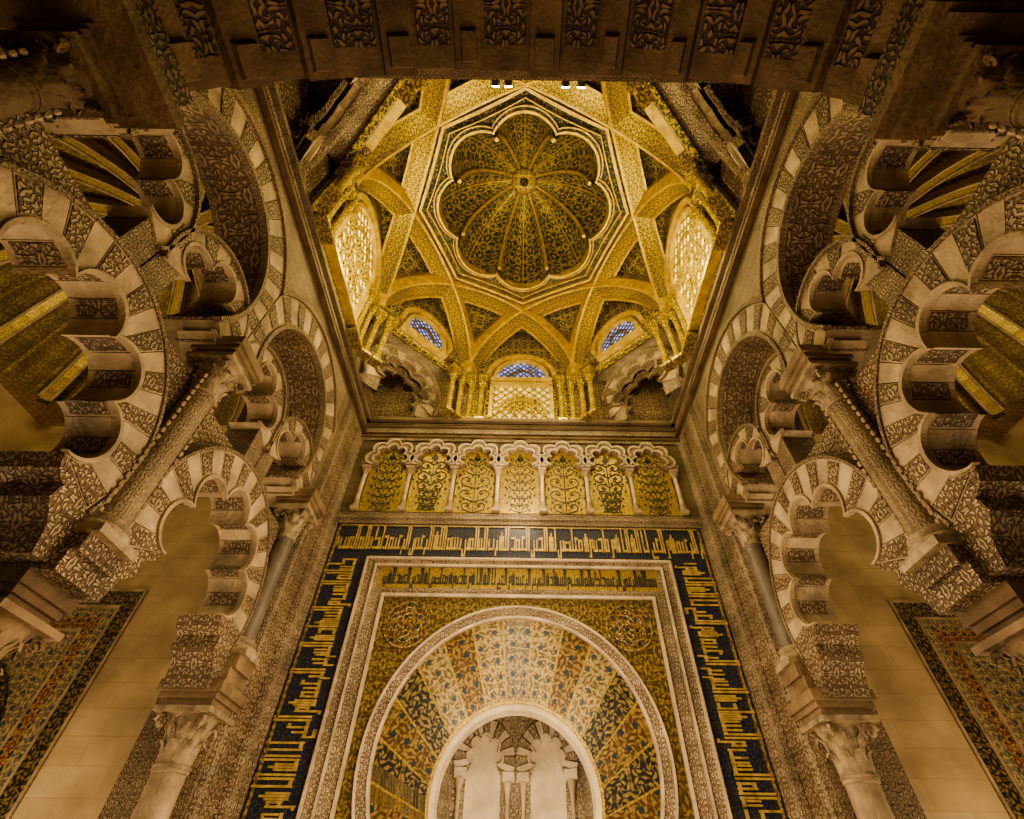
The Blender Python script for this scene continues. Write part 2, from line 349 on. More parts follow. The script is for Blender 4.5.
# ---------------------------------------------------------------- near arch over the camera
mpn=lambda s,z,d:(s,.22+d,z)
t=thing('entrance_arch','broad shadowed arch with carved soffit panels across top of view','arch',(0,.5,4.25))
nv=25; ax,az=3.02,2.0
def ell(th,k=0): return ((ax+k)*math.cos(th),4.27+(az+k)*max(math.sin(th),0)**1.02)
wts=[random.uniform(.7,1.1) if i%2==0 else random.uniform(1.1,1.5) for i in range(nv)]; tot=sum(wts); acc=0
for i in range(nv):
    a=PI*acc/tot; acc+=wts[i]; b=PI*acc/tot; car=i%2==1
    rows=[]; jit=random.uniform(-.05,.03); j2=random.uniform(-.03,.03)
    for j in range(4):
        th=a+(b-a)*j/3; p=ell(th,.06+jit*.4 if car else jit-.02); q=ell(th,.5)
        rows.append([mpn(*p,-.3),mpn(*q,-.3),mpn(*q,.63+j2),mpn(*p,.63+j2)])
    m=MB(); m.grid(rows,True); m.add(rows[0],[(0,1,2,3)]); m.add(rows[-1],[(3,2,1,0)])
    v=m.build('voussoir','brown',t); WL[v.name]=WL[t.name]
    if car:
        rows=[]
        for j in range(4):
            th=a+.016+(b-a-.032)*j/3; p=ell(th,.025+jit*.4); q=ell(th,.1)
            rows.append([mpn(*p,-.06),mpn(*q,-.06),mpn(*q,.40),mpn(*p,.40)])
        m=MB(); m.grid(rows,True); m.add(rows[0],[(0,1,2,3)]); m.add(rows[-1],[(3,2,1,0)])
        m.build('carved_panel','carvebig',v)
    else:
        rows=[]
        for j in range(4):
            th=a+.02+(b-a-.04)*j/3; p=ell(th,jit-.09); q=ell(th,.1)
            rows.append([mpn(*p,.30+j2),mpn(*q,.22+j2),mpn(*q,.60+j2),mpn(*p,.55+j2)])
        m=MB(); m.grid(rows,True); m.add(rows[0],[(0,1,2,3)]); m.add(rows[-1],[(3,2,1,0)])
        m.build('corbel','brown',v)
for sg in (-1,1):
    m=MB(); m.box(min(sg*2.75,sg*3.7),max(sg*2.75,sg*3.7),.15,.98,4.24,4.36).box(min(sg*2.85,sg*3.7),max(sg*2.85,sg*3.7),.2,.93,4.16,4.25)
    m.build('springer_block','brown',t)
    m=MB(); m.box(min(sg*2.82,sg*3.3),max(sg*2.82,sg*3.3),.0,.88,4.36,4.72)
    m.build('springer_panel','carvebig',t)
W=MB(); rows=[]
for k in range(41):
    th=PI*k/40; p=ell(th,.48); rows.append([(p[0],.25,p[1]),(p[0],.25,7.0),(p[0],.83,7.0),(p[0],.83,p[1])])
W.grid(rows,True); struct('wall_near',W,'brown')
# ---------------------------------------------------------------- cornice
W=MB()
for (o,z0,z1) in ((.10,6.86,6.93),(.05,6.93,6.98),(.16,6.98,7.06)):
    W.box(-HB,HB,YW-o,YW+.1,z0,z1)
    for sg in (-1,1): W.box(min(sg*(HB-o),sg*3.4),max(sg*(HB-o),sg*3.4),.85,YW,z0,z1)
    W.box(-HB,HB,.75,.87+o,z0,z1)
struct('trim_7',W,'carvefine')
W=MB()
W.box(-3.2,3.2,YW-.12,YW-.1,6.885,6.90)
W.box(-3.25,3.25,YW-.06,YW,6.6,6.66)
for sg in (-1,1):
    W.box(min(sg*3.12,sg*3.2),max(sg*3.12,sg*3.2),.9,YW,6.70,6.76)
struct('trim_8',W,'brown')
# ---------------------------------------------------------------- mihrab wall
mpf=lambda s,z,d:(s,YW+d,z)
W=MB()
for q in (-1,1):
    rows=[]
    zs=[-1.6,.3,.6,.95]+[.95+.95*math.sin(PI/2*k/16) for k in range(1,17)]
    for z in zs:
        w=.95 if z<=.95 else math.sqrt(max(.95**2-(z-.95)**2,0))
        rows.append([(q*w,YW,z),(q*3.25,YW,z)])
    W.grid(rows)
W.grid([[(-3.25,YW,1.9),(3.25,YW,1.9)],[(-3.25,YW,6.95),(3.25,YW,6.95)]])
struct('wall_front',W,'carvefine')
k=9
for sg in (-1,1):
    m=MB(); m.box(min(sg*3.08,sg*3.18),max(sg*3.08,sg*3.18),YW-.05,YW,-1.6,4.6); struct('trim_%d'%k,m,'carvewhite'); k+=1
m=MB()
for z0,z1,o in ((4.58,4.66,.06),(4.66,4.72,.10),(4.72,4.80,.05)): m.box(-3.18,3.18,YW-o,YW,z0,z1)
struct('trim_%d'%k,m,'carvewhite'); k+=1
m=MB(); m.box(-3.2,3.2,YW-.03,YW,6.52,6.6).box(-3.2,3.2,YW-.05,YW,6.72,6.84); struct('trim_%d'%k,m,'carvewhite'); k+=1
# --- frieze of seven blind arches
PT=.82; names=['first from the left','second from the left','third from the left','in the middle','third from the right','second from the right','first from the right']
for i in range(7):
    xc=(i-3)*PT
    t=thing('blind_arch','small multifoil blind arch of the frieze, %s, gold tree panel'%names[i],'arch',(xc,YW,4.82),'blind arches of the frieze')
    m=MB(); m.box(xc-.36,xc+.36,YW-.012,YW-.002,4.84,6.36); m.build('mosaic_panel','panelgold',t)
    c=(xc,5.98); fi,t0,t1=lobefn(5,R(46),.225,1.06); fo,_,_=lobefn(5,R(46),.335,1.12)
    m=MB(); m.sector(mpf,c,fi,fo,t0,t1,-.12,0,60); m.build('lobed_hood','carvewhite',t)
    m=MB(); m.sector(mpf,c,fi,lambda a:fi(a)+.035,t0,t1,-.15,-.11,60).sector(mpf,c,lambda a:fo(a)-.035,fo,t0,t1,-.15,-.11,60); m.build('hood_moulding','pale',t)
    m=MB(); y=YW-.016; vr=abs(i-3)%3
    m.tube([(xc,y,4.86),(xc,y,5.4),(xc,y,6.15)],.010,4)
    sets=[((4.94,.07),(5.10,.09),(5.27,.11),(5.45,.11),(5.63,.11),(5.81,.10),(5.99,.08)),((4.98,.11),(5.25,.14),(5.54,.14),(5.80,.10),(5.99,.07)),((4.92,.06),(5.06,.08),(5.22,.09),(5.40,.12),(5.62,.14),(5.88,.12))][vr]
    for zc,rr in sets:
        for q in (-1,1):
            pts=[]
            for a in range(13):
                an=(-PI/2+a*.48) if vr!=2 else (PI/2-a*.48); r2=rr*(1-a/16)
                pts.append((xc+q*(.01+rr+r2*math.cos(an)),y,zc+r2*math.sin(an)*.9))
            pts=[(xc,y,zc-rr*1.3 if vr!=2 else zc+rr*.2)]+pts
            m.tube(pts,.009+.003*vr,4)
            for (dx,dz,e) in ((2.1,.8,.034),(.4,.75,.034),(1.0,0,.022+.01*vr),(2.4,-.5,.028),(1.6,1.1,.022),(.5,-.6,.022)):
                px,pz=xc+q*rr*dx,zc+rr*dz
                m.poly([(px+e*.8,pz+e*.3),(px,pz+e*1.3),(px-e*.8,pz+e*.3),(px,pz-e)],mpf,-.022,-.012)
    m.poly([(xc-.07,6.06),(xc,6.22),(xc+.07,6.06),(xc,5.99)],mpf,-.022,-.012)
    m.build('tree_motif','motif',t)
proto=None
for i in range(8):
    xc=(i-3.5)*PT
    lab=['colonnette at the far left end of the frieze','frieze colonnette between first and second arches from the left','frieze colonnette between second and third arches from the left','frieze colonnette just left of the middle arch','frieze colonnette just right of the middle arch','frieze colonnette between third and second arches from the right','frieze colonnette between second and first arches from the right','colonnette at the far right end of the frieze'][i]
    if proto is None:
        proto=make_column('colonnette',lab,'colonnette',.038,4.82,5.60,.065,5.74,'pale','frieze colonnettes',(.12,.06,.1),True,'tan','carvewhite'); o=proto
    else: o=copy_tree(proto); o['label']=lab
    o.location=(xc,YW-.07,4.82)
# --- angular script
ring=lambda w,h:[(0,0,w,1),(0,h-1,w,h),(0,0,1,h),(w-1,0,w,h)]
G={'a':(1,[(0,0,1,8),(0,7.2,1.7,8)]),'l':(2,[(0,0,1,8),(0,0,2,1),(0,7.2,1.7,8)]),'b':(2.2,[(0,0,1,3.8),(0,0,2.2,1)]),
'B':(4.5,[(0,0,1,3.8),(0,0,4.5,1),(3.5,0,4.5,3.8)]),'s':(5.4,[(0,0,1,4.2),(2.1,0,3.1,4.2),(4.2,0,5.2,4.2),(0,0,5.4,1)]),
'm':(3.4,ring(3.2,4.0)+[(0,0,3.4,1)]),'h':(3.6,ring(3.4,4.8)+[(1.2,0,2.2,6)]),'H':(3.8,[(0,0,3.8,1),(0,3.8,2,4.8),(1.4,.5,2.4,4.8)]),
'r':(2,[(0,0,1,3.4),(0,0,2,1),(1.1,-1.6,2,.5)]),'z':(2,[(0,0,1,3.4),(0,0,2,1),(1.1,-1.6,2,.5)]),'d':(3.4,[(0,0,3.4,1),(0,0,1,4.6),(0,3.6,3.2,4.6)]),
'k':(4.8,[(0,0,4.8,1),(0,0,1,3.8),(0,3,4.6,4),(3.6,3,4.6,7.5)]),'N':(3,[(0,-2,1,3.6),(0,-2,3,-1.1),(2.1,-2,3,.5)]),
'Y':(4,[(0,0,1,3.4),(0,0,3.2,1),(2.3,-2,3.2,1),(-1,-2,3.2,-1.1)]),'w':(3,[(0,1,2.8,2),(0,3.2,2.8,4.2),(0,1,1,4.2),(1.8,-1.8,2.8,4.2),(1.8,-1.8,3.8,-1)]),
'f':(3.2,[(0,0,3.2,1)]+[(.2,1,1.1,4.4),(2,1,2.9,4.4),(.2,3.6,2.9,4.4)]),'e':(3.2,[(0,0,3.2,1),(.2,1,1.1,4),(2,1,2.9,4)]),
'S':(5,ring(4.6,3.4)+[(0,0,5,1)]),'L':(4.4,[(0,0,4.2,1),(0,0,1,8),(3.2,0,4.2,8)])}
NJ=set('adrzwL')
TXT="bsm allh alrHmN alrHbm dlk ealm alebB walshadh alezbz alrHbm hw alHY L alh aL hw fadewh mHlSbN lh aldbN alHmd llh rB alealmbN"
def layout():
    out=[];x=0
    for wd in TXT.split():
        for ch in wd:
            w,rs=G[ch]; out+= [(x+a-.02,b,x+c+.02,d) for a,b,c,d in rs]; x+=w+(.7 if ch in NJ else 0)
        x+=.9
    return out,x
LR,LT=layout()
def inscribe(mb,L,h,mp2,off=0,d=.014,xs=.38):
    u=h/10.3; ux=u*xs; n0=0.; cnt=0
    while (n0-off)*ux<L:
        base=n0-off
        for a,b,c,dd in LR:
            a2,c2=(base+a)*ux,(base+c)*ux
            if a2<.03 or c2>L-.03: continue
            if dd-b<1.2 and b>-2: b+=.15; dd-=.15
            cnt+=1; dp=d+(cnt%9)*.0012
            p=[mp2(a2,(b+2.2)*u),mp2(c2,(b+2.2)*u),mp2(c2,(dd+2.2)*u),mp2(a2,(dd+2.2)*u)]
            mb.hexa([(x,YW-.028-dp,z) for x,z in p]+[(x,YW-.020,z) for x,z in p])
        n0+=LT
XO,XI,ZO,ZI=3.05,2.45,4.55,3.97
t=thing('inscription_band','outer dark blue band of gold angular script framing the mihrab','inscription',(0,YW,-.6),'inscription bands')
m=MB(); m.box(-XO,XO,YW-.03,YW,ZI,ZO).box(-XO,-XI,YW-.03,YW,-.6,ZI).box(XI,XO,YW-.03,YW,-.6,ZI); m.build('band_ground','blue',t)
m=MB()
inscribe(m,ZI+.6,.6,lambda a,b:(XI+b,-.6+a))
inscribe(m,2*XO,.58,lambda a,b:(XO-a,ZI+b),130)
inscribe(m,ZI+.6,.6,lambda a,b:(-XI-b,ZI-a),60); m.build('lettering','letter',t)
m=MB()
for o in (XO-.02,XI-.005):
    zt=ZO if o>3 else ZI+.0
    m.box(-o,o,YW-.05,YW,zt-.025,zt); m.box(-o,-o+.03,YW-.05,YW,-.6,zt); m.box(o-.03,o,YW-.05,YW,-.6,zt)
m.build('fillet','palegold',t)
def frame(mb,xo,xi,zo,zi,zb,d0,d1):
    mb.box(-xo,xo,YW-d1,YW-d0,zi,zo).box(-xo,-xi,YW-d1,YW-d0,zb,zi).box(xi,xo,YW-d1,YW-d0,zb,zi)
t=thing('marble_frame','pale carved marble frame around the inner inscription and arch','frame',(0,YW,-.6))
m=MB(); frame(m,2.43,2.22,3.95,3.78,-.6,0,.07); m.build('outer_moulding','carvewhite',t)
m=MB(); frame(m,2.41,2.38,3.93,3.90,-.6,.06,.11); frame(m,2.25,2.22,3.81,3.78,-.6,.06,.11); m.build('fillet','pale',t)
m=MB(); frame(m,2.22,2.02,3.44,3.30,-.6,0,.05); m.box(-2.22,-2.16,YW-.05,YW,3.44,3.78).box(2.16,2.22,YW-.05,YW,3.44,3.78); m.build('inner_moulding','carvewhite',t)
m=MB(); frame(m,2.05,2.01,3.34,3.30,-.6,.04,.09); m.build('inner_fillet','pale',t)
t=thing('inscription_band','inner short gold band of dark script above the arch','inscription',(0,YW,3.44),'inscription bands')
m=MB(); m.box(-2.16,2.16,YW-.03,YW,3.44,3.78); m.build('band_ground','goldground',t)
m=MB(); inscribe(m,4.32,.34,lambda a,b:(2.16-a,3.44+b),0,.014,.44); m.build('lettering','inkblue',t)
# mihrab arch
t=thing('mihrab_arch','great horseshoe mihrab arch with radiating gold and blue mosaic voussoirs','arch',(0,YW,-.2))
m=MB(); rows=[]
for q in (-1,1):
    rows=[]
    for kk in range(31):
        z=-.6+3.9*kk/30; dz=z-1.29; e=math.sqrt(1.86**2-dz*dz) if 0<dz<1.86 else 0
        if dz<=0: e=math.sqrt(max(1.86**2-dz*dz,1.2))
        rows.append([(q*e,YW-.02,z),(q*2.02,YW-.02,z)])
    m.grid(rows)
m.build('spandrel','gold',t)
co=(0,1.29); ci=(0,.92); nv=15; t0,t1=R(-22),R(202)
m=MB(); m.sector(mpf,ci,1.00,1.70,t0,t1,-.045,0,72,None,co); m.build('voussoir_bed','goldground',t)
for i in range(nv):
    a=t0+(t1-t0)*i/nv; b=t0+(t1-t0)*(i+1)/nv
    g=.010; jj=abs(i-7)
    m=MB(); m.sector(mpf,ci,1.01,1.69,a+g,b-g,-.055,0,5,None,co); m.build('voussoir',['field','palegold','browngold','palegold','bluegold','browngold','bluegold','browngold'][jj],t,uvf=lambda x,y,z:((math.atan2(z-.95,x)-t0)/R(224)*nv*2/6,math.hypot(x,z-1.0)*.85))
m=MB(); m.sector(mpf,co,1.72,1.85,t0,t1,-.09,0,72); m.build('carved_archivolt','carvewhite',t)
m=MB(); m.sector(mpf,co,1.69,1.725,t0,t1,-.11,0,72).sector(mpf,co,1.845,1.875,t0,t1,-.11,0,72); m.build('archivolt_fillet','pale',t)
m=MB(); m.sector(mpf,ci,.91,.985,t0,t1,-.08,.18,60); m.build('inner_archivolt','plaster',t)
m=MB(); m.sector(mpf,ci,.975,1.01,t0,t1,-.1,0,60); m.build('gilded_ring','goldground',t)
for q in (-1,1):
    m=MB(); cx=q*1.60; cz=2.90
    for r0,r1 in ((.31,.335),(.20,.215)): m.sector(mpf,(cx,cz),r0,r1,0,2*PI,-.045,0,32)
    for kk in range(6):
        pts=[]
        for a in range(18):
            an=kk*PI/3+a*.24*q; r2=.04+.23*a/12 if a<12 else .24-.11*(a-12)/6
            pts.append((cx+r2*math.cos(an),YW-.032,cz+r2*math.sin(an)))
        m.tube(pts,.011,4)
    rd=m.build('roundel','palegold',t); WL[rd.name]=WL[t.name]
    m=MB(); m.sector(mpf,(cx,cz),.0,.31,0,2*PI,-.03,-.015,32); m.build('roundel_ground','browngold',rd)
# niche
nr=1.3; nc=(0,7.3)
W=MB(); pv=[(nc[0]+nr*math.cos(a*PI/4),nc[1]+nr*math.sin(a*PI/4)) for a in range(5)]
pv=[(nr,YW+.02)]+pv+[(-nr,YW+.02)]
W.grid([[(x,y,-1.6) for x,y in pv],[(x,y,2.7) for x,y in pv]])
W.add([(x,y,2.7) for x,y in pv],[tuple(range(len(pv)))])
struct('wall_niche',W,'carvepale')
for fi_,nm in ((1,'right'),(2,'left')):
    a0=fi_*PI/4; a1=a0+PI/4; am=(a0+a1)/2
    cx_,cy_=nc[0]+nr*math.cos(PI/8)*math.cos(am),nc[1]+nr*math.cos(PI/8)*math.sin(am)
    tx,ty=-math.sin(am),math.cos(am); nx,ny=math.cos(am),math.sin(am)
    mpc=lambda s,z,d:(cx_+tx*s+nx*d,cy_+ty*s+ny*d,z)
    t=thing('niche_arch','white blind multifoil arch inside the mihrab niche, %s of centre'%nm,'arch',(cx_,cy_,.6),'blind arches inside the niche')
    f,u0,u1=lobefn(5,R(46),.19,1.06); cz=1.62
    for i in range(15):
        a=u0+(u1-u0)*i/15; b=u0+(u1-u0)*(i+1)/15
        MB().sector(mpc,(0,cz),f,.47,a+.02,b-.02,-.035-(.012 if i%2 else 0),0,4).build('voussoir','plaster' if i%2==0 else 'carvepale',t)
    MB().sector(mpc,(0,cz),lambda a:f(a)-.015,lambda a:f(a)+.02,u0,u1,-.06,-.03,50).build('lobe_moulding','plaster',t)
    for q in (-1,1): MB().mbox(mpc,q*.36-.09,q*.36+.09,1.34,1.46,-.07,0).build('impost','plaster',t)
    pts=[(-.26,.2),(.26,.2),(.26,1.4)]+[(f(u0+(u1-u0)*i/30)*math.cos(u0+(u1-u0)*i/30),cz+f(u0+(u1-u0)*i/30)*math.sin(u0+(u1-u0)*i/30)) for i in range(31)]+[(-.26,1.4)]
    MB().poly(pts,mpc,-.01,.0).build('panel','plaster',t)
    for q in (-1,1): MB().lathe([(.035,.3),(.03,.4),(.028,1.14),(.038,1.16),(.034,1.19),(.06,1.32),(.065,1.34)],mpc(q*.36,0,-.04)[0],mpc(q*.36,0,-.04)[1],14).build('colonnette','pale',t,True)
    m=MB(); m.mbox(mpc,-.49,.49,2.14,2.2,-.05,0); m.build('cornice_strip','carvepale',t)
# ---------------------------------------------------------------- drum and dome
CY=3.95; AP=3.1; R8=AP/math.cos(PI/8); Z0=8.5; KR=.93; A=R8*math.cos(PI/4); ZC=Z0+KR*math.sqrt(A*A-(.983)**2)
SN={0:'right',1:'front right corner',2:'front',3:'front left corner',4:'left',5:'near left corner',6:'near',7:'near right corner'}
W=MB(); SQ=MB()
def sidemap(k,ex=0.):
    am=k*PI/4; n=(math.cos(am),math.sin(am)); tn=(-n[1],n[0])
    return lambda s,z,d:(n[0]*(AP+ex+d)+tn[0]*s,CY+n[1]*(AP+ex+d)+tn[1]*s,z)
HS=R8*math.sin(PI/8)
for k in range(8):
    mp=sidemap(k)
    if k%2==0: W.mbox(mp,-HS-.05,HS+.05,7.04,10.9,.02,.12)
    else: W.mbox(mp,-HS-.05,HS+.05,8.5,10.9,.02,.12)
struct('wall_upper',W,'green')
for sx in (-1,1):
    for sy,yy in ((1,YW),(-1,.9)):
        x0=sx*HB; SQ.add([(x0,yy,7.0),(x0,yy-sy*2.1,7.0),(x0,yy-sy*2.1,8.7),(x0,yy,8.7),(x0-sx*2.1,yy,7.0),(x0-sx*2.1,yy,8.7)],[(0,1,2,3),(0,4,5,3),(3,2,5)])
struct('wall_squinch',SQ,'soffit')
for k in (1,3,5,7):
    ex=.45; mp=sidemap(k,ex); c=(0,7.64); f,u0,u1=lobefn(5,R(46),.47,1.06)
    t=thing('squinch_arch','multifoil corner niche arch under the dome, %s'%SN[k],'arch',mp(0,7.06,0),'squinch arches under the dome')
    ring_voussoirs(t,mp,c,f,.90,u0,u1,15,1,.10,6,None,.03,-.06)
    MB().sector(mp,c,lambda a:f(a)-.04,lambda a:f(a)+.03,u0,u1,-.13,-.03,70).build('lobe_moulding','carvewhite',t)
    f2,_,_=lobefn(5,R(46),.36,1.06)
    MB().sector(mp,c,lambda a:f2(a)-.02,lambda a:f(a)+.02,u0,u1,.16,.22,70).build('inner_lobes','carve',t)
    MB().sector(mp,c,.90,.96,u0,u1,-.13,.1,40).build('archivolt','carvewhite',t)
    for q in (-1,1):
        m=MB(); rows=[]
        for j in range(25):
            z=7.06+1.5*j/24; dz=z-7.64; e=math.sqrt(max(.90**2-dz*dz,0)) if dz>-.2 else .46
            rows.append([mp(q*e,z,0),mp(q*1.05,z,0),mp(q*1.05,z,.12),mp(q*e,z,.12)])
        m.grid(rows,True); m.build('spandrel','carvewhite',t)
    rows=[]
    for j in range(9):
        u=j/8; zz=8.50+.12*math.sin(u*PI/2); dd=.45*(1-u)**1.2
        w=1.05+(HS-1.05)*u
        rows.append([sidemap(k)(-w+2*w*i/8,zz,dd) for i in range(9)])
    m=MB(); m.grid(rows); m.build('hood','carvewhite',t,True)
proto=None
for k in range(8):
    for q in (-1,1):
        side=k if q<0 else (k+1)%8
        if side==6: continue
        for jn in (0,1):
            mp=sidemap(side); off=HS-.17-.24*jn; p=mp(off if q<0 else -off,7.06,-.10)
            lab='%s gilded dome colonnette at the %s end of the %s window'%('outer' if jn==0 else 'inner','clockwise' if q>0 else 'anticlockwise',SN[side])
            if proto is None:
                proto=make_column('dome_colonnette',lab,'colonnette',.06,7.06,8.1,.10,8.32,'goldrib','dome colonnettes',(.12,.14,.14),True,'goldrib','goldrib'); o=proto
            else: o=copy_tree(proto); o['label']=lab
            o.location=(p[0],p[1],7.06); o.rotation_euler.z=side*PI/4
proto=None
def ribband(x0,x1,a0,a1):
    rows=[]
    for j in range(49):
        ph=PI*j/48; rows.append([(x0,a0*math.cos(ph),KR*a0*math.sin(ph)),(x1,a0*math.cos(ph),KR*a0*math.sin(ph)),(x1,a1*math.cos(ph),KR*a1*math.sin(ph)),(x0,a1*math.cos(ph),KR*a1*math.sin(ph))])
    m=MB(); m.grid(rows,True); return m
for k in range(8):
    ang=PI/8+(k)*PI/4
    deg=round(math.degrees(ang),1)
    lab='gold mosaic dome rib whose crown lies on the %s of the octagon'%{22.5:'right, toward mihrab',67.5:'mihrab side, right half',112.5:'mihrab side, left half',157.5:'left, toward mihrab',202.5:'left, toward camera',247.5:'camera side, left half',292.5:'camera side, right half',337.5:'right, toward camera'}[deg]
    if proto is None:
        t=thing('dome_rib',lab,'rib',(0,CY,Z0),'intersecting dome ribs'); proto=t
        uvr=lambda x,y,z:(math.atan2(z,y)*2.4,x-A+1/12)
        ribband(A-.20,A+.20,A-.16,A+.28).build('rib_body','goldrib',t,local=True,uvf=uvr)
        for e in (-1,1): ribband(A+e*.195-.022,A+e*.195+.022,A-.19,A+.1).build('edge_moulding','goldplain',t,local=True)
    else: t=copy_tree(proto); t['label']=lab
    t.rotation_euler.z=ang
def ribP(k,ph,back=False,up=.28):
    ang=PI/8+k*PI/4; x=A; y=-A*math.cos(ph) if not back else A*math.cos(ph); z=Z0+KR*A*math.sin(ph)+up
    return Vector((x*math.cos(ang)-y*math.sin(ang),CY+x*math.sin(ang)+y*math.cos(ang),z))
PH=math.acos(.983/A)
for k in range(8):
    rows=[]
    for j in range(15):
        ph=PH*j/14; p=ribP(k+1,ph); q=ribP(k-1,ph,True); row=[]
        for i in range(9):
            u=i/8; w=p.lerp(q,u); w.z+=.40*4*u*(1-u)*(j/14); row.append(tuple(w))
        rows.append(row)
    m=MB(); m.grid(rows)
    nm='between the %s and %s windows'%(SN[k],SN[(k+1)%8])
    tag(m.build('vault_web','green',None,True,uvf=lambda x,y,z:(math.atan2(y-CY,x)*2.3,(z+ -math.hypot(x,y-CY))*.9)),'triangular mosaic vault panel %s'%nm,'vault panel','triangular vault panels')
for k in range(8):
    mp=sidemap(k); n=Vector((math.cos(k*PI/4),math.sin(k*PI/4),0)); m=MB()
    for (rk,back) in ((k,False),(k-1,True)):
        rows=[]
        for j in range(15):
            ph=PH*1.0*j/14; p=ribP(rk,ph,back,.1); d=AP+.06-(p-Vector((0,CY,0))).dot(n); q=p+n*d
            rows.append([tuple(p),tuple(q)])
        m.grid(rows)
    tag(m.build('lunette_vault','green',None,True),'pointed vault strip over the %s dome window'%SN[k],'vault','vault strips over windows')
NL=8; ZR=ZC+.12
def scal(th,r0=1.60,amp=.26): return r0+amp*abs(math.cos(NL/2*(th-PI/2)))**.8
def octr(th):
    a=(th)%(PI/4); a=min(a,PI/4-a)
    rv=.765*R8-.06; return rv*math.cos(PI/8)/math.cos(PI/8-a)
t=thing('melon_dome','scalloped golden melon dome with radiating petals at centre of vault','dome',(0,CY,ZR))
N=240
rows=[]
for rr in (0,.33,.66,1):
    rows.append([((scal(2*PI*j/N)+.1+(octr(2*PI*j/N)+.1-scal(2*PI*j/N)-.1)*rr)*math.cos(2*PI*j/N),CY+(scal(2*PI*j/N)+.1+(octr(2*PI*j/N)+.1-scal(2*PI*j/N)-.1)*rr)*math.sin(2*PI*j/N),ZR+.12-.1*rr) for j in range(N)])
m=MB(); m.grid(rows,True); m.build('octagonal_band','band',t)
def rimring(o0,o1,z0,z1,name,mt):
    rows=[]
    for o,z in ((o0,z0),(o1,z0),(o1,z1),(o0,z1),(o0,z0)):
        rows.append([((scal(2*PI*j/N)+o)*math.cos(2*PI*j/N),CY+(scal(2*PI*j/N)+o)*math.sin(2*PI*j/N),z) for j in range(N)])
    m=MB(); m.grid(rows,True); m.build(name,mt,t)
rimring(.0,.05,ZR-.04,ZR+.2,'scalloped_rim','goldplain'); rimring(.10,.125,ZR+.02,ZR+.16,'outer_rim','goldplain'); rimring(.05,.10,ZR+.04,ZR+.2,'rim_channel','band')
for (oa,ob,zz) in ((-.27,-.21,-.02),(-.40,-.38,0.)):
    rows=[]
    for o,z in ((oa,ZR-.05+zz),(ob,ZR-.05+zz),(ob,ZR+.12),(oa,ZR+.12),(oa,ZR-.05+zz)):
        rows.append([((octr(2*PI*j/N)+o)*math.cos(2*PI*j/N),CY+(octr(2*PI*j/N)+o)*math.sin(2*PI*j/N),z) for j in range(N)])
    m=MB(); m.grid(rows,True); m.build('octagon_moulding','goldplain',t)
HD=1.95
def petr(th,ph): return scal(th,1.50*math.cos(ph),.42*math.cos(ph)**.7)
rows=[]
for i in range(25):
    ph=(PI/2-.06)*i/24; row=[]
    for j in range(N):
        th=2*PI*j/N; r=petr(th,ph); row.append((r*math.cos(th),CY+r*math.sin(th),ZR+.05+HD*math.sin(ph)))
    rows.append(row)
def uvd(x,y,z):
    th=math.atan2(y-CY,x)-PI/2; ph=math.asin(max(0,min(1,(z-ZR-.05)/HD)))
    return ((th/(2*PI)*32+50.5)/7,ph*6.5/7+.5)
m=MB(); m.grid(rows,True); md=m.build('petals','dome',t,True,uvf=uvd)
for q in range(NL):
    th=PI/2+PI/NL+2*PI*q/NL; pts=[]; rr_=[]
    for i in range(20):
        ph=(PI/2-.12)*i/19; r=1.50*math.cos(ph)-.01; pts.append((r*math.cos(th),CY+r*math.sin(th),ZR+.05+HD*math.sin(ph))); rr_.append(.045-.02*i/19)
    m=MB(); m.tube(pts,rr_,6); m.build('ridge','goldplain',t,True)
    pts=[]
    for i in range(20):
        ph=(PI/2-.12)*i/19; t2=th+PI/NL; r=petr(t2,ph)-.005; pts.append((r*math.cos(t2),CY+r*math.sin(t2),ZR+.05+HD*math.sin(ph)))
    m=MB(); m.tube(pts,.018,5); m.build('gore_line','goldplain',t,True)
m=MB(); zt=ZR+.05+HD; m.lathe([(.30,zt-.02),(.30,zt-.10),(.24,zt-.12),(.22,zt-.08),(.14,zt-.06),(.1,zt-.14),(.02,zt-.18)],0,CY,24); m.build('boss','band',t,True)
m=MB(); m.lathe([(.31,zt-.11),(.27,zt-.14),(.24,zt-.12)],0,CY,24); m.build('boss_ring','goldrich',t,True)
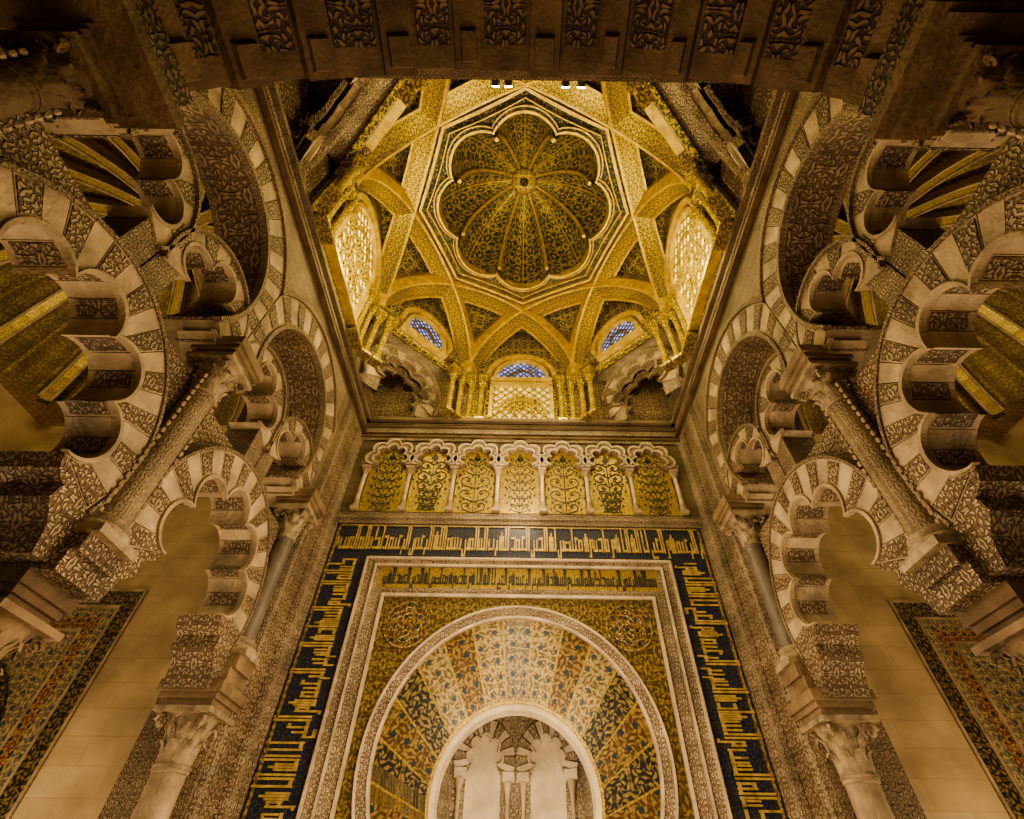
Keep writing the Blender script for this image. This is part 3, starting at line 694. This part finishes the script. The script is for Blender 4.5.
# ---------------------------------------------------------------- dome windows
def lattice(mb,mp,inside,s0,s1,z0,z1,pitch,w,d0,d1):
    for dirn in (1,-1):
        L=(s1-s0)+(z1-z0); nn=int(L/pitch)+1
        for i in range(nn):
            off=i*pitch; run=[]
            for j in range(61):
                s=s0+(s1-s0)*j/60; z=(z0+off-(s-s0)) if dirn>0 else (z1-off+(s-s0))
                ok=z0<=z<=z1 and inside(s,z)
                if ok: run.append((s,z))
                if (not ok or j==60) and run:
                    if len(run)>1:
                        (a,b),(c,d)=run[0],run[-1]; e=w*.707
                        mb.poly([(a,b-e),(c,d-e),(c,d+e),(a,b+e)],mp,d0,d1)
                    run=[]
def archwin(k,name,label,hw,zb,zs,glass,lat,frame_m='goldplain',pitch=.16,lw=.022):
    mp=sidemap(k); t=thing(name,label,'window',mp(0,zb,0),'dome windows')
    pts=[(-hw,zb),(hw,zb)]+[(hw*math.cos(PI*j/20),zs+hw*math.sin(PI*j/20)) for j in range(21)]
    MB().poly(pts,mp,-.01,.01).build('pane',glass,t)
    m=MB(); m.sector(mp,(0,zs),hw,hw+.08,0,PI,-.1,.02,24); m.sector(mp,(0,zs),hw+.14,hw+.24,0,PI,-.14,.02,24)
    if zs-zb>.02: m.mbox(mp,-hw-.1,-hw,zb,zs,-.1,.02).mbox(mp,hw,hw+.1,zb,zs,-.1,.02)
    m.mbox(mp,-hw-.14,hw+.14,zb-.08,zb,-.14,.02); m.build('frame',frame_m,t)
    m=MB(); lattice(m,mp,lambda s,z: abs(s)<hw and (z<zs or s*s+(z-zs)**2<hw*hw),-hw,hw,zb,zs+hw,pitch,lw,-.04,-.005)
    m.sector(mp,(0,zs),hw*.45,hw*.55,0,PI,-.045,-.005,20)
    if zs-zb>.5:
        for zz in (zb+.35,zb+.95):
            for rr in (.16,.34): m.sector(mp,(0,zz),rr,rr+.06,0,2*PI,-.06,-.005,16)
            for q in (-1,1): m.sector(mp,(q*.5,zz+.3),.12,.17,0,2*PI,-.06,-.005,16)
    m.build('lattice',lat,t)
archwin(2,'arched_window','blue glass lunette window at the front above pale lattice panel',.56,8.5,8.58,'glassblue','brown',pitch=.15,lw=.014)
mp=sidemap(2); t=thing('lattice_panel','pierced lattice panel beneath the front blue lunette window','panel',mp(0,7.25,0))
MB().mbox(mp,-.62,.62,7.25,8.26,-.02,.02).build('backing','glasssoft',t)
m=MB(); lattice(m,mp,lambda s,z:True,-.62,.62,7.25,8.26,.21,.024,-.06,-.02)
for rr in (.12,.24,.36,.48): m.sector(mp,(0,7.4),rr,rr+.05,0,PI,-.08,-.02,20)
m.build('lattice','goldrich',t)
m=MB(); m.mbox(mp,-.7,-.62,7.2,8.3,-.1,.02).mbox(mp,.62,.7,7.2,8.3,-.1,.02).mbox(mp,-.7,.7,8.26,8.36,-.1,.02); m.build('frame','goldplain',t)
for k in (0,4): archwin(k,'arched_window','tall glowing lattice window on the %s side of the dome'%SN[k],.70,7.3,8.7,'glasswarm','goldrich',pitch=.25,lw=.03)
for k in (1,3,5,7): archwin(k,'arched_window','small coloured glass window in the %s of dome'%SN[k],.46,8.72,8.95,'glassblue','brown',pitch=.14,lw=.014)
for i,(x,lab) in enumerate(((-.38,'leftmost small spotlight on the near cornice'),(-.22,'second small spotlight from left on near cornice'),(.5,'third small spotlight from left on near cornice'),(.7,'rightmost small spotlight on the near cornice'))):
    t=thing('spotlight',lab,'lamp',(x,1.0,7.06),'cornice spotlights')
    m=MB(); m.lathe([(.02,7.06),(.02,7.16)],x,1.0,8); m.tube([(x,.95,7.2),(x,1.03,7.19),(x,1.12,7.18)],[.03,.05,.055],10); m.build('housing','black',t,True)
    m=MB(); m.tube([(x,1.12,7.18),(x,1.13,7.178)],.05,10); m.build('lens','lamp',t)
# ---------------------------------------------------------------- side bays
for sg in (-1,1):
    sd=SIDES[sg]
    def X(a,b): return (min(sg*a,sg*b),max(sg*a,sg*b))
    W=MB(); W.box(*X(4.0,10.0),YW,YW+.3,-1.6,6.9); struct('wall_%s_aisle_end'%sd,W,'ashlar')
    W=MB(); W.box(*X(9.8,10.1),.3,YW,-1.6,6.9); struct('wall_%s_far'%sd,W,'ashlar')
    t=thing('mosaic_portal','blue and red mosaic panel on the %s aisle end wall'%sd,'mosaic panel',(sg*7.8,YW,-.6),'side mosaic portals')
    xc=sg*7.75
    for nm,o,i_,zt,zi,mt,dp in (('outer_border',2.15,2.11,3.37,3.33,'tan',.03),('blue_band',2.11,1.90,3.33,3.12,'bluegold',.025),('gilded_band',1.90,1.86,3.12,3.08,'tan',.03),('pale_band',1.86,1.72,3.08,2.94,'field',.025),('red_band',1.72,1.56,2.94,2.78,'red',.025),('inner_border',1.56,1.52,2.78,2.74,'tan',.03)):
        m=MB(); m.box(xc-o,xc+o,YW-dp,YW,zi,zt).box(xc-o,xc-i_,YW-dp,YW,-.6,zi).box(xc+i_,xc+o,YW-dp,YW,-.6,zi); m.build(nm,mt,t)
    m=MB(); m.box(xc-1.52,xc+1.52,YW-.012,YW,-.6,2.74); m.build('field','field',t)
    mq=lambda s,z,d:(xc+s,YW+d,z)
    for i in range(17):
        a=R(-15)+R(210)*i/17; b=R(-15)+R(210)*(i+1)/17
        MB().sector(mq,(0,1.15),.62,1.28,a+.01,b-.01,-.05,0,4).build('voussoir',['bluegold','palegold','browngold'][i%3],t)
    MB().sector(mq,(0,1.15),1.30,1.40,R(-15),R(195),-.07,0,40).build('archivolt','bluegold',t)
    W=MB(); cx=sg*6.85; rows=[]; NN=360
    def sqr(a):
        c_,s_=abs(math.cos(a)),abs(math.sin(a)); return max(3.36,min(3.2/max(c_,1e-6),3.2/max(s_,1e-6)))
    for rr in (0,1):
        rows.append([(cx+(sqr(i*2*PI/NN)*(1-rr)+3.2*rr)*math.cos(i*2*PI/NN),CY+(sqr(i*2*PI/NN)*(1-rr)+3.2*rr)*math.sin(i*2*PI/NN),6.8) for i in range(NN)])
    for j in range(13):
        ph=(PI/2-.04)*j/12; row=[]
        for i in range(NN):
            a=i*2*PI/NN; r=3.2*math.cos(ph)*(1+.09*abs(math.cos(20*a))); row.append((cx+r*math.cos(a),CY+r*math.sin(a),6.85+2.9*math.sin(ph)))
        rows.append(row)
    W.grid(rows,True); W.add(rows[-1],[tuple(range(NN))]); struct('ceiling_'+sd,W,'vault',True)
    W=MB()
    W.box(*X(4.0,10.0),.2,.5,4.4,7.2)
    struct('wall_%s_aisle_near'%sd,W,'carvefine')
    proto=None
    for i in range(8):
        lab='gilded rib of the %s aisle vault, %s'%(sd,['running along the aisle','set a notch from the along-aisle rib, mihrab side','running diagonally toward the mihrab','set between diagonal and cross ribs, mihrab side','running across the aisle','set between cross and diagonal ribs, camera side','running diagonally away from mihrab','set a notch from the along-aisle rib, camera side'][i])
        if proto is None:
            t=thing('aisle_rib',lab,'rib',(cx,CY,6.6),'aisle vault ribs'); proto=t
            rows=[]
            for j in range(31):
                ph=PI*j/30; c_,s_=math.cos(ph),math.sin(ph)
                rows.append([(-.09,3.0*c_,2.8*s_),(.09,3.0*c_,2.8*s_),(.09,3.2*c_,3.0*s_),(-.09,3.2*c_,3.0*s_)])
            m=MB(); m.grid(rows,True); m.build('rib_body','panelgold',t,local=True)
            for e in (-1,1):
                rows=[]
                for j in range(31):
                    ph=PI*j/30; c_,s_=math.cos(ph),math.sin(ph)
                    rows.append([(e*.09-.02,2.97*c_,2.77*s_),(e*.09+.02,2.97*c_,2.77*s_),(e*.09+.02,3.05*c_,2.85*s_),(e*.09-.02,3.05*c_,2.85*s_)])
                m=MB(); m.grid(rows,True); m.build('edge_moulding','tan',t,local=True)
        else: t=copy_tree(proto); t['label']=lab
        t.rotation_euler.z=i*PI/8
# ---------------------------------------------------------------- lights
def pt(loc,e,col,r=.15):
    l=bpy.data.lights.new('point_light','POINT'); l.energy=e; l.color=col; l.shadow_soft_size=r
    o=bpy.data.objects.new('point_light',l); o.location=loc; COL.objects.link(o); return o
WARM=(1,.74,.45); YEL=(1,.82,.34)
for k in range(8):
    a=PI/8+k*PI/4; pt((2.35*math.cos(a),CY+2.35*math.sin(a),7.6),44,YEL,.1)
for sg in (-1,1): pt((sg*2.4,CY,8.0),44,YEL,.1)
pt((0,CY,9.8),14,YEL,.15)  # unseen centre light, added to brighten the dome petals
for x in (-1,1):
    pt((x*.9,4.9,-.5),110,WARM,.25); pt((x*.7,4.6,2.2),115,WARM,.25); pt((x*.9,5.9,-.9),16,WARM,.15)  # higher pair hangs unseen in mid-air, added to brighten the upper walls
    pt((x*.9,2.5,1.5),30,WARM,.25); pt((x*1.6,1.0,-.2),18,WARM,.3)  # low outer pair is unseen fill, added against the black outer edges
    pt((x*1.8,5.5,7.7),16,WARM,.1); pt((x*1.9,2.3,7.7),11,WARM,.1)  # unseen fill, added to lift the dark squinch corners
pt((0,6.0,5.3),85,WARM,.2); pt((0,5.2,3.2),48,WARM,.2)  # lower light is an unseen wash added for the mihrab wall
for sg in (-1,1):
    pt((sg*5.4,5.3,-.4),140,WARM,.2); pt((sg*6.8,3.6,6.4),150,(1,.80,.40),.3); pt((sg*5.2,3.0,1.4),85,WARM,.3)  # last one is unseen side fill, added to reach the arch soffits
pt((0,7.5,1.0),20,WARM,.1)
w=bpy.data.worlds.new('world'); sc.world=w; w.use_nodes=True
w.node_tree.nodes['Background'].inputs[0].default_value=(1,.73,.46,1); w.node_tree.nodes['Background'].inputs[1].default_value=.05
try: sc.view_settings.look='AgX - Medium High Contrast'
except Exception: pass
# ---------------------------------------------------------------- camera
cd=bpy.data.cameras.new('camera'); cam=bpy.data.objects.new('camera',cd); COL.objects.link(cam)
cd.sensor_width=36; cd.lens=477/1024*36; cd.shift_x=-9/1024; cd.clip_start=.02
cam.rotation_euler=(Matrix.Rotation(R(90+47),3,'X')@Matrix.Rotation(R(.84),3,'Z')).to_euler()
sc.camera=cam
for o in list(COL.objects):
    if o.parent is None: o.location.z+=1.6
